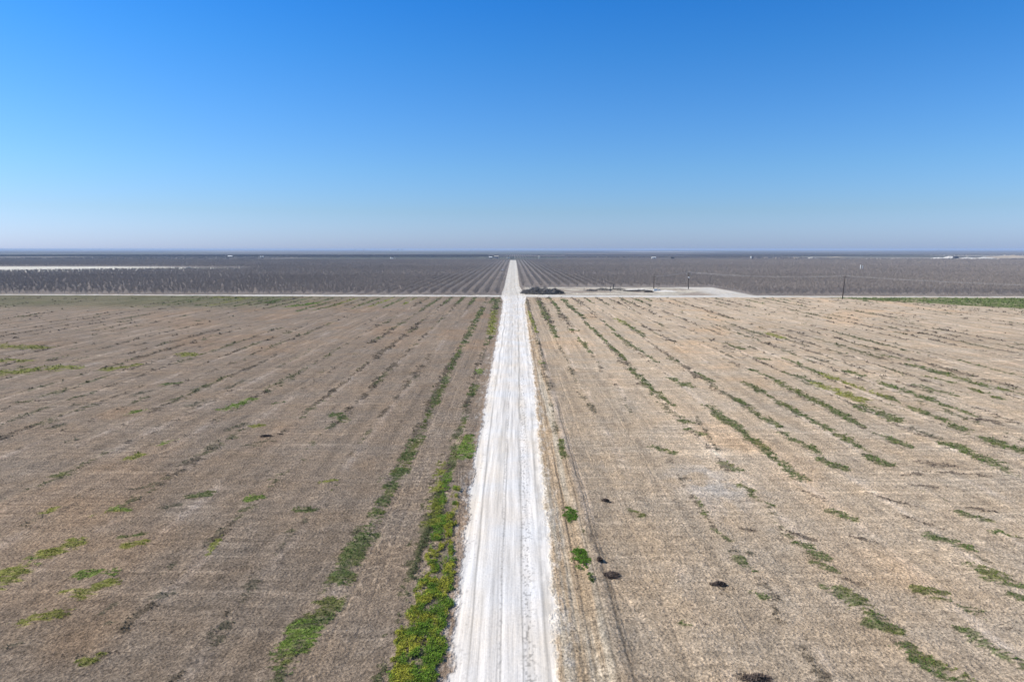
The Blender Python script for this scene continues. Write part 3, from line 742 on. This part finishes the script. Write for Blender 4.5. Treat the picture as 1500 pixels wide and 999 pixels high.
twig_heap('brush_pile', 17.5, 434, 11.5, 11, 4.2, 3400, 1.9, .14, (.16, .15, .145), 'big dark pile of uprooted orchard trees at the right corner of the junction', 'brush pile', 5)
twig_heap('brush_pile', 9.0, 436, 4.5, 8, 2.6, 900, 1.5, .10, (.17, .16, .155), 'paler low brush spilling left of the big dark pile towards the road', 'brush pile', 6)
twig_heap('brush_pile', 27.5, 434, 5.0, 7, 3.0, 1000, 1.5, .12, (.05, .047, .047), 'right-hand end heap of the uprooted tree pile, blackened to paint its shadow', 'brush pile', 61)  # shadow on the pile's right, put into the black twig tone
for i, (px, py, rx, ry, hz, tn, lb) in enumerate((
        (866, 426.5, 4, 5, 1.2, .15, 'low greyish weed heap at the left end of the yard'),
        (884, 425.5, 6, 8, 1.6, .12, 'grey scrubby heap left of the tallest dark standpipe in the yard'),
        (905, 425, 6, 7, 1.5, .13, 'grey scrubby heap right of the tallest dark standpipe in the yard'),
        (925, 427, 6, 2.2, .9, .05, 'thin black line of brush lying on white soil in mid yard'),
        (940, 426.6, 6, 2.2, 1.0, .05, 'thin black line of brush left of the pump skid'),
        (950, 428, 3, 1.5, .9, .06, 'short dark brush heap in front of the pump skid'))):
    x, y = gp(px, py)
    twig_heap('brush_heap', x, y, rx, ry, hz, 650, 1.0, .07, (tn, tn*.95, tn*.9), lb, 'brush heap', 70+i)
def mound(name, cx, cy, rx, ry, hz, mat, label, cat, s=0, rz=0):
    nx, ny = 44, 22
    u, v = np.meshgrid(np.linspace(-1, 1, nx), np.linspace(-1, 1, ny))
    r = np.hypot(u, v)*(.9+.35*(fbm(u*2+s, v*2, 12+s, 2)-.3))
    z = np.clip(1-r, 0, 1)**.75*hz*(.5+.9*fbm(u*4+s*3, v*3, 14+s, 4)) - .05
    V = np.stack([u.ravel()*rx, v.ravel()*ry, z.ravel()], -1)
    i = np.arange((nx)*(ny)).reshape(ny, nx)
    F = np.stack([i[:-1, :-1].ravel(), i[:-1, 1:].ravel(), i[1:, 1:].ravel(), i[1:, :-1].ravel()], -1)
    o = mesh_np(name, V, F, mat, smooth=True); o.location = (cx, cy, 0); o.rotation_euler = (0, 0, rz)
    return tag(o, label, cat)
x, y = gp(975, 427); mound('spoil_mound', x, y, 9, 5, .9, M_chalk, 'low pale spoil mound right of the pump skid', 'dirt mound', 1)
x, y = gp(935, 424.6); mound('spoil_mound', x, y, 13, 4, .8, M_chalk, 'long pale spoil ridge between the scrub heaps and the pump skid', 'dirt mound', 2)
x, y = gp(858, 423.5); mound('spoil_mound', x, y, 8, 4, .7, M_dirt, 'low tan mound at the left end of the yard', 'dirt mound', 3)

def standpipe(px, py, h, r, label, mat=M_dark):
    x, y = gp(px, py); e = empty('standpipe', (x, y, 0))
    m = MB(); m.tube((0, 0, -.1), (0, 0, h), r, r, 10); m.build('pipe', mat, e, True)
    m = MB(); m.tube((0, 0, h), (0, 0, h+.12), r*1.5, r*1.35, 10); m.build('cap', mat, e, True)
    m = MB(); m.tube((0, 0, 0), (0, 0, .18), r*1.9, r*1.7, 10); m.build('collar', M_grey, e, True)
    return tag(e, label, 'standpipe')
standpipe(894, 427.5, 3.6, .22, 'tallest dark standpipe in mid yard between two scrub heaps')
standpipe(898.5, 424, 3.4, .3, 'thick dark standpipe just right and behind the tallest one')
standpipe(855.5, 427, 2.4, .13, 'thin dark standpipe at the left end of the yard')
standpipe(882, 426, 2.2, .12, 'thin dark standpipe among grey scrub left of the tallest one')
standpipe(909.5, 427, 2.4, .13, 'thin dark standpipe right of the two thick ones')
standpipe(1259.6, 397, 3.6, .5, 'left of two white standpipes rising from the right orchard', M_white)
standpipe(1262.6, 397, 3.2, .42, 'right of two white standpipes rising from the right orchard', M_white)
for o_ in [o for o in COL.objects if o.name.startswith('standpipe') and 'white standpipes' in o.get('label', '')]: o_.location.z = 0; o_.scale = (1, 1, 2.1)
# pump skid by the first pole
x, y = gp(962, 427); e = empty('pump_skid', (x, y, 0))
m = MB(); m.box((0, 0, .15), (5.2, 2.2, .3)); m.build('base', M_grey, e)
m = MB(); m.box((-.9, 0, 1.0), (2.2, 1.5, 1.4)); m.build('engine_cover', M_blue, e, bevel=.08)
m = MB(); m.tube((.6, 0, .9), (2.2, 0, .9), .55, .55, 14); m.build('filter_tank', M_grey, e, True)
m = MB(); m.tube((.2, .5, .3), (.2, .5, 2.2), .12, .12, 8); m.tube((.2, .5, 2.2), (1.4, .5, 2.2), .12, .12, 8); m.build('riser_pipe', M_dark, e, True)
m = MB(); m.tube((-1.4, 0, 1.7), (-1.4, 0, 2.3), .05, .05, 6); m.build('exhaust', M_rust, e, True)
tag(e, 'pale blue grey irrigation pump skid beside the shorter utility pole', 'pump')

# utility poles
def utility_pole(px, py, h, lean, label, arm=True, trans=False):
    x, y = gp(px, py); e = empty('utility_pole', (x, y, 0))
    m = MB(); m.tube((0, 0, -.3), (lean, 0, h), .30, .20, 10); m.build('pole', M_wood, e, True)
    tips = []
    if arm:
        m = MB(); m.box((lean, -.2, h-.55), (2.6, .14, .16)); m.build('crossarm', M_wood, e)
        for dx in (-1.2, 0, 1.2):
            m = MB(); z0 = h-.47 if dx else h
            m.tube((lean+dx, -.2 if dx else 0, z0), (lean+dx, -.2 if dx else 0, z0+.22), .07, .05, 8); m.build('insulator', M_grey, e, True)
            tips.append((x+lean+dx, y-.2 if dx else y, z0+.22))
    if trans:
        for dx, dy in ((-.38, -.42), (.42, -.42), (0, -.75)):
            m = MB(); m.tube((lean+dx, dy, h-4.4), (lean+dx, dy, h-3.4), .36, .36, 12); m.build('transformer', M_grey, e, True)
        for dx in (-1.5, 1.5):
            m = MB(); m.tube((lean+dx, -.2, h-2.2), (lean+dx*1.15, -.2, h-1.1), .16, .12, 8); m.build('fuse_cutout', M_grey, e, True)
        m = MB(); m.box((lean, -.2, h-1.7), (3.4, .14, .18)); m.build('lower_crossarm', M_wood, e)
    tag(e, label, 'utility pole'); return tips
tA = utility_pole(957.6, 423.2, 9.0, 0, 'shorter plain utility pole at the back of the yard beside the pump skid')
tB = utility_pole(1008.2, 423.4, 12.0, 0, 'utility pole carrying pale transformers at the corner of the yard', trans=True)
tC = utility_pole(1233.4, 438.2, 13.2, .75, 'tall leaning utility pole on the near edge of the green strip')
tD = [(t[0]+95, t[1]-125, t[2]-.2) for t in tC]
def wires(A, B, sag, label):
    m = MB()
    for a_, b_ in zip(A, B):
        pr = None
        for i in range(17):
            t = i/16; p = tuple(a_[j]*(1-t)+b_[j]*t-(sag*4*t*(1-t) if j == 2 else 0) for j in range(3))
            if pr: m.tube(pr, p, .022, .022, 4, False)
            pr = p
    o = m.build('power_line', M_wire); return tag(o, label, 'power line')
wires(tA, tB, .5, 'thin wires between the shorter pole and the transformer pole')
wires(tB, tC, 1.6, 'thin sagging wires from the transformer pole to the tall leaning pole')
x, y = tD[1][0], tD[1][1]
e = empty('utility_pole', (x, y, 0)); m = MB(); m.tube((0, 0, -.3), (0, 0, tD[1][2]-.2), .3, .2, 10); m.build('pole', M_wood, e, True)
m = MB(); m.box((0, -.2, tD[0][2]-.32), (2.6, .14, .16)); m.build('crossarm', M_wood, e)
tag(e, 'utility pole out of the picture at the right, next after the leaning one', 'utility pole')
wires(tC, tD, 1.5, 'thin sagging wires leaving the tall leaning pole towards the right edge')

# ------------------------------------------------------------------ distant vehicles and buildings
def pickup(px, py, rz, label, sc=1.0, mat=M_white):
    x, y = gp(px, py); e = empty('parked_pickup', (x, y, 0), rz)
    m = MB(); m.prism([(-1, .5), (1, .5), (1, 1.05), (.92, 1.12), (-.92, 1.12), (-1, 1.05)], -2.7, 2.7); m.build('body', mat, e)
    m = MB(); m.prism([(-.92, 1.12), (.92, 1.12), (.75, 1.85), (-.75, 1.85)], -.9, 1.1); m.build('cab', mat, e)
    m = MB(); m.box((.1, 0, 1.5), (1.5, 1.75, .42)); m.build('window', M_glass, e)
    for wx in (-1.7, 1.7):
        for wy in (-.95, .95):
            m = MB(); m.tube((wx, wy-.12, .4), (wx, wy+.12, .4), .4, .4, 14); m.build('wheel', M_tyre, e, True)
    e.scale = (sc,)*3
    return tag(e, label, 'pickup truck')
pickup(276.5, 394.2, .1, 'small pickup parked on the pale clearing in the left orchard', 1.5, M_blue)
pickup(737.5, 397, 0, 'white pickup between tree rows just left of the far white road', 1.3)
pickup(744.2, 378.6, .2, 'white pickup at the far end of the white road beside the dark arch', 1.7)
def shed(name, px, py, w, d, h, rh, label, wall, roof, rz=0, cat='shed'):
    x, y = gp(px, py); e = empty(name, (x, y, 0), rz)
    m = MB(); m.box((0, 0, h/2), (w, d, h)); m.build('wall', wall, e)
    m = MB(); m.prism([(-d/2-.4, h), (0, h+rh), (d/2+.4, h)], -w/2-.4, w/2+.4); m.build('roof', roof, e)
    m = MB(); m.box((w*.2, -d/2-.03, h*.38), (w*.18, .1, h*.76)); m.build('door', M_dark, e)
    m = MB(); m.box((-w*.2, -d/2-.03, h*.6), (w*.12, .1, h*.25)); m.build('window', M_glass, e)
    return tag(e, label, cat)
shed('shed', 337, 377.6, 14, 8, 4.5, 2.5, 'white roofed shed on the plain beyond the left orchard', M_tan, M_white)
shed('farm_building', 718.5, 378.8, 9, 7, 4, 2, 'left, lower pinkish farm building near the end of the road', M_pink, M_white, cat='building')
shed('farm_building', 727, 378.6, 13, 8, 6, 2, 'right, taller pinkish farm building near the end of the road', M_pink, M_tan, cat='building')
shed('shed', 957.5, 378.9, 12, 7, 3.5, 1.5, 'low bright white shed on the plain right of the road end', M_white, M_white)
shed('shed', 985, 379, 9, 7, 4, 1.2, 'low black shed right of the white one', M_dark, M_dark)
shed('shed', 1399, 379, 12, 8, 6.0, 1.5, 'black shed standing between the white spoil heaps at the right', M_dark, M_dark)
def tank(px, py, r, h, label, mat=M_white, z=0):
    x, y = gp(px, py); e = empty('storage_tank', (x, y, 0))
    m = MB(); m.tube((0, 0, 0), (0, 0, h), r, r, 20); m.build('shell', mat, e, True)
    m = MB(); m.tube((0, 0, h), (0, 0, h+r*.35), r*1.03, r*.15, 20); m.build('roof', mat, e, True)
    m = MB(); m.tube((r+.1, 0, 0), (r+.1, 0, h), .1, .1, 6); m.build('ladder', M_dark, e)
    return tag(e, label, 'tank')
tank(381.8, 377.7, 2.4, 5.2, 'left tank of the white pair beyond the left orchard')
tank(385, 377.7, 2.4, 5.2, 'right tank of the white pair beyond the left orchard')
tank(572.6, 381, 1.4, 7, 'slim white tank beyond the left orchard, beside a low tank')
tank(575, 381, 2.6, 4.6, 'low white tank touching the slim one beyond the left orchard')
tank(789.5, 379.6, 1.0, 9, 'slim white tower tank right of the road end')
tank(1099.8, 379, 2.0, 6.5, 'white tank on the plain above the right orchard')
tank(1102.2, 379, 1.6, 6.5, 'dark tank touching the white one above the right orchard', M_dark)
tank(1415.5, 378.4, 1.2, 7, 'slim pale tank between the white spoil heaps and the tan bank', M_tan)
tank(1470.6, 377.6, 2.0, 9, 'pale tank on top of the tan bank near the right edge', M_tan)
tank(572, 367.2, 18, 20, 'pale tank far off on the horizon left of the road')
for px, s_ in ((583, 'left'), (589, 'right')):
    tank(px, 367.2, 11, 26, f'{s_} of two dark silos far off on the horizon', M_dark)
tank(1485, 366.8, 40, 14, 'wide pale tank far off on the horizon at the right edge', M_blue)
# dark arched dead tree heap at the road end
x, y = gp(750.3, 379.2); e = empty('hay_shelter', (x, y, 0))
m = MB(); pr = []
for i in range(13):
    t = math.pi*i/12; pr.append((math.cos(t)*5.2, 6.5*math.sin(t)))
for i in range(12):
    (a0, z0), (a1, z1) = pr[i], pr[i+1]
    m.add([(a0, -3, z0), (a1, -3, z1), (a1, 3, z1), (a0, 3, z0), (a0*.88, -3, z0*.88), (a1*.88, -3, z1*.88), (a1*.88, 3, z1*.88), (a0*.88, 3, z0*.88)], [(0, 1, 2, 3), (7, 6, 5, 4), (0, 4, 5, 1), (3, 2, 6, 7)])
m.build('arch', M_dark, e)
m = MB(); m.box((0, 2.6, 1.5), (7, .3, 3)); m.build('back_panel', M_tan, e)
tag(e, 'dark arched shelter standing at the far end of the white road', 'shelter')
for i, (px, py, rx, ry, hz, mt, lb) in enumerate((
        (1374, 378.9, 14, 12, 4, M_chalk, 'low leftmost white spoil heap left of the black shed'),
        (1391, 378.8, 16, 12, 7, M_chalk, 'tallest white spoil heap touching the black shed'),
        (1418, 379.2, 22, 12, 4, M_chalk, 'long low white spoil heap right of the black shed'),
        (1440, 379.6, 28, 12, 5.5, M_chalk, 'wide cream spoil heap where the tan bank begins'),
        (1485, 379.0, 75, 60, 10, M_dirt, 'long tan earth bank at the right edge of the plain'),
        (1121, 378.2, 9, 8, 3, M_dirt, 'first, smallest tan heap right of the paired tanks'),
        (1138, 378.6, 10, 8, 3.5, M_dirt, 'second tan heap right of the paired tanks'),
        (1165, 378.9, 15, 8, 4, M_dirt, 'wide pale heap in the middle of the line of heaps'),
        (1188, 378.7, 9, 8, 5, M_chalk, 'cream heap, brightest in the line of heaps above the right orchard'),
        (1225, 377.6, 20, 8, 4, M_dirt, 'long low tan heap, rightmost of the line above the right orchard'),)):
    x, y = gp(px, py); mound('spoil_heap', x, y, rx*1.6, ry, hz, mt, lb, 'spoil heap', 20+i)
# far transmission towers, left
for i, px in enumerate((520, 533, 690, 195, 1374)):
    x, y = gp(px, 371.5 if i < 3 else 370); e = empty('transmission_tower', (x, y, 0))
    m = MB(); h = 30
    for sx in (-1, 1):
        for sy in (-1, 1): m.tube((sx*3, sy*3, 0), (sx*.5, sy*.5, h), .3, .2, 4)
    for k in range(7):
        z = h*k/7; w_ = 3-2.5*k/7; w2 = 3-2.5*(k+1)/7
        m.tube((-w_, -w_, z), (w2, -w2, z+h/7), .15, .15, 4); m.tube((w_, w_, z), (-w2, w2, z+h/7), .15, .15, 4)
    m.build('lattice', M_grey, e)
    for z in (h*.7, h*.85):
        m = MB(); m.tube((-6, 0, z), (6, 0, z), .25, .25, 4); m.build('crossarm', M_grey, e)
    tag(e, ('left of the two close lattice towers on the left horizon', 'right of the two close lattice towers on the left horizon', 'lattice tower on the horizon nearest the left of the road end', 'lattice tower on the horizon far to the left', 'lattice tower on the horizon above the white heaps')[i], 'transmission tower')

# ------------------------------------------------------------------ haze
HD = .95e-4
m = MB(); m.box((0, 0, (32.5-1.8)/2), (59600, 59600, 34.3))
hz = m.build('haze', M_soil); hz.data.materials.clear()
mt = bpy.data.materials.new('haze_air'); mt.use_nodes = True; nt = mt.node_tree; nt.nodes.clear()
out = nt.nodes.new('ShaderNodeOutputMaterial'); pv = nt.nodes.new('ShaderNodeVolumePrincipled')
pv.inputs['Color'].default_value = (.50, .66, .92, 1); pv.inputs['Density'].default_value = HD; pv.inputs['Anisotropy'].default_value = .0
nt.links.new(pv.outputs[0], out.inputs['Volume']); hz.data.materials.append(mt); hz['kind'] = 'stuff'
tag(hz, 'thin blue haze lying over the whole plain', 'haze')

# ------------------------------------------------------------------ light
SUN_EL = math.radians(40); SUN_AZ = math.radians(-82)     # azimuth from +Y, negative = left
sd = np.array((math.sin(SUN_AZ)*math.cos(SUN_EL), math.cos(SUN_AZ)*math.cos(SUN_EL), math.sin(SUN_EL)))
W = bpy.data.worlds.new('World'); S.world = W; W.use_nodes = True
nt = W.node_tree; bg = nt.nodes['Background']
sky = nt.nodes.new('ShaderNodeTexSky'); sky.sky_type = 'NISHITA'; sky.sun_disc = False
sky.sun_elevation = SUN_EL; sky.sun_rotation = SUN_AZ
sky.altitude = 0; sky.air_density = 1.0; sky.dust_density = .6; sky.ozone_density = 3.0
gtc = nt.nodes.new('ShaderNodeTexCoord'); gsx = nt.nodes.new('ShaderNodeSeparateXYZ'); nt.links.new(gtc.outputs['Generated'], gsx.inputs[0])
gmr = nt.nodes.new('ShaderNodeMapRange'); gmr.inputs[1].default_value = 0; gmr.inputs[2].default_value = .5; nt.links.new(gsx.outputs['Z'], gmr.inputs[0])
grr = nt.nodes.new('ShaderNodeValToRGB'); els = grr.color_ramp.elements
GR = [(.0, (.80, 1.03, 1.85)), (.052, (.66, .90, 1.34)), (.11, (.56, .92, 1.34)), (.175, (.44, .90, 1.40)), (.26, (.28, .86, 1.45)), (.33, (.17, .80, 1.50)), (.47, (.85, .95, 1.0))]
while len(els) < len(GR): els.new(.5)
for e_, (z_, c_) in zip(els, GR): e_.position = z_/.5; e_.color = tuple(v*.4 for v in c_)+(1,)
nt.links.new(gmr.outputs[0], grr.inputs[0])
gmx = nt.nodes.new('ShaderNodeMix'); gmx.data_type = 'RGBA'; gmx.blend_type = 'MULTIPLY'; gmx.inputs[0].default_value = 1
nt.links.new(sky.outputs[0], gmx.inputs[6]); nt.links.new(grr.outputs[0], gmx.inputs[7])
nt.links.new(gmx.outputs[2], bg.inputs[0]); bg.inputs[1].default_value = .11*2.5/1.366

sl = bpy.data.lights.new('sun', 'SUN'); sl.energy = 4.3; sl.angle = math.radians(.53); sl.color = (1, .93, .83)
so = bpy.data.objects.new('sun', sl); COL.objects.link(so)
from mathutils import Vector
so.rotation_euler = Vector(sd).to_track_quat('Z', 'Y').to_euler()

cam = bpy.data.cameras.new('camera'); co = bpy.data.objects.new('camera', cam); COL.objects.link(co)
cam.lens = 24; cam.sensor_width = 36; cam.clip_start = .5; cam.clip_end = 90000
co.location = (0, 0, H); co.rotation_euler = (math.pi/2-TH, 0, math.atan(2/1000))
S.camera = co
S.render.engine = 'CYCLES'
S.view_settings.view_transform = 'Standard'; S.view_settings.look = 'None'
S.view_settings.exposure = .45; S.view_settings.gamma = 1
try: S.cycles.max_bounces = 6; S.cycles.volume_bounces = 1
except Exception: pass
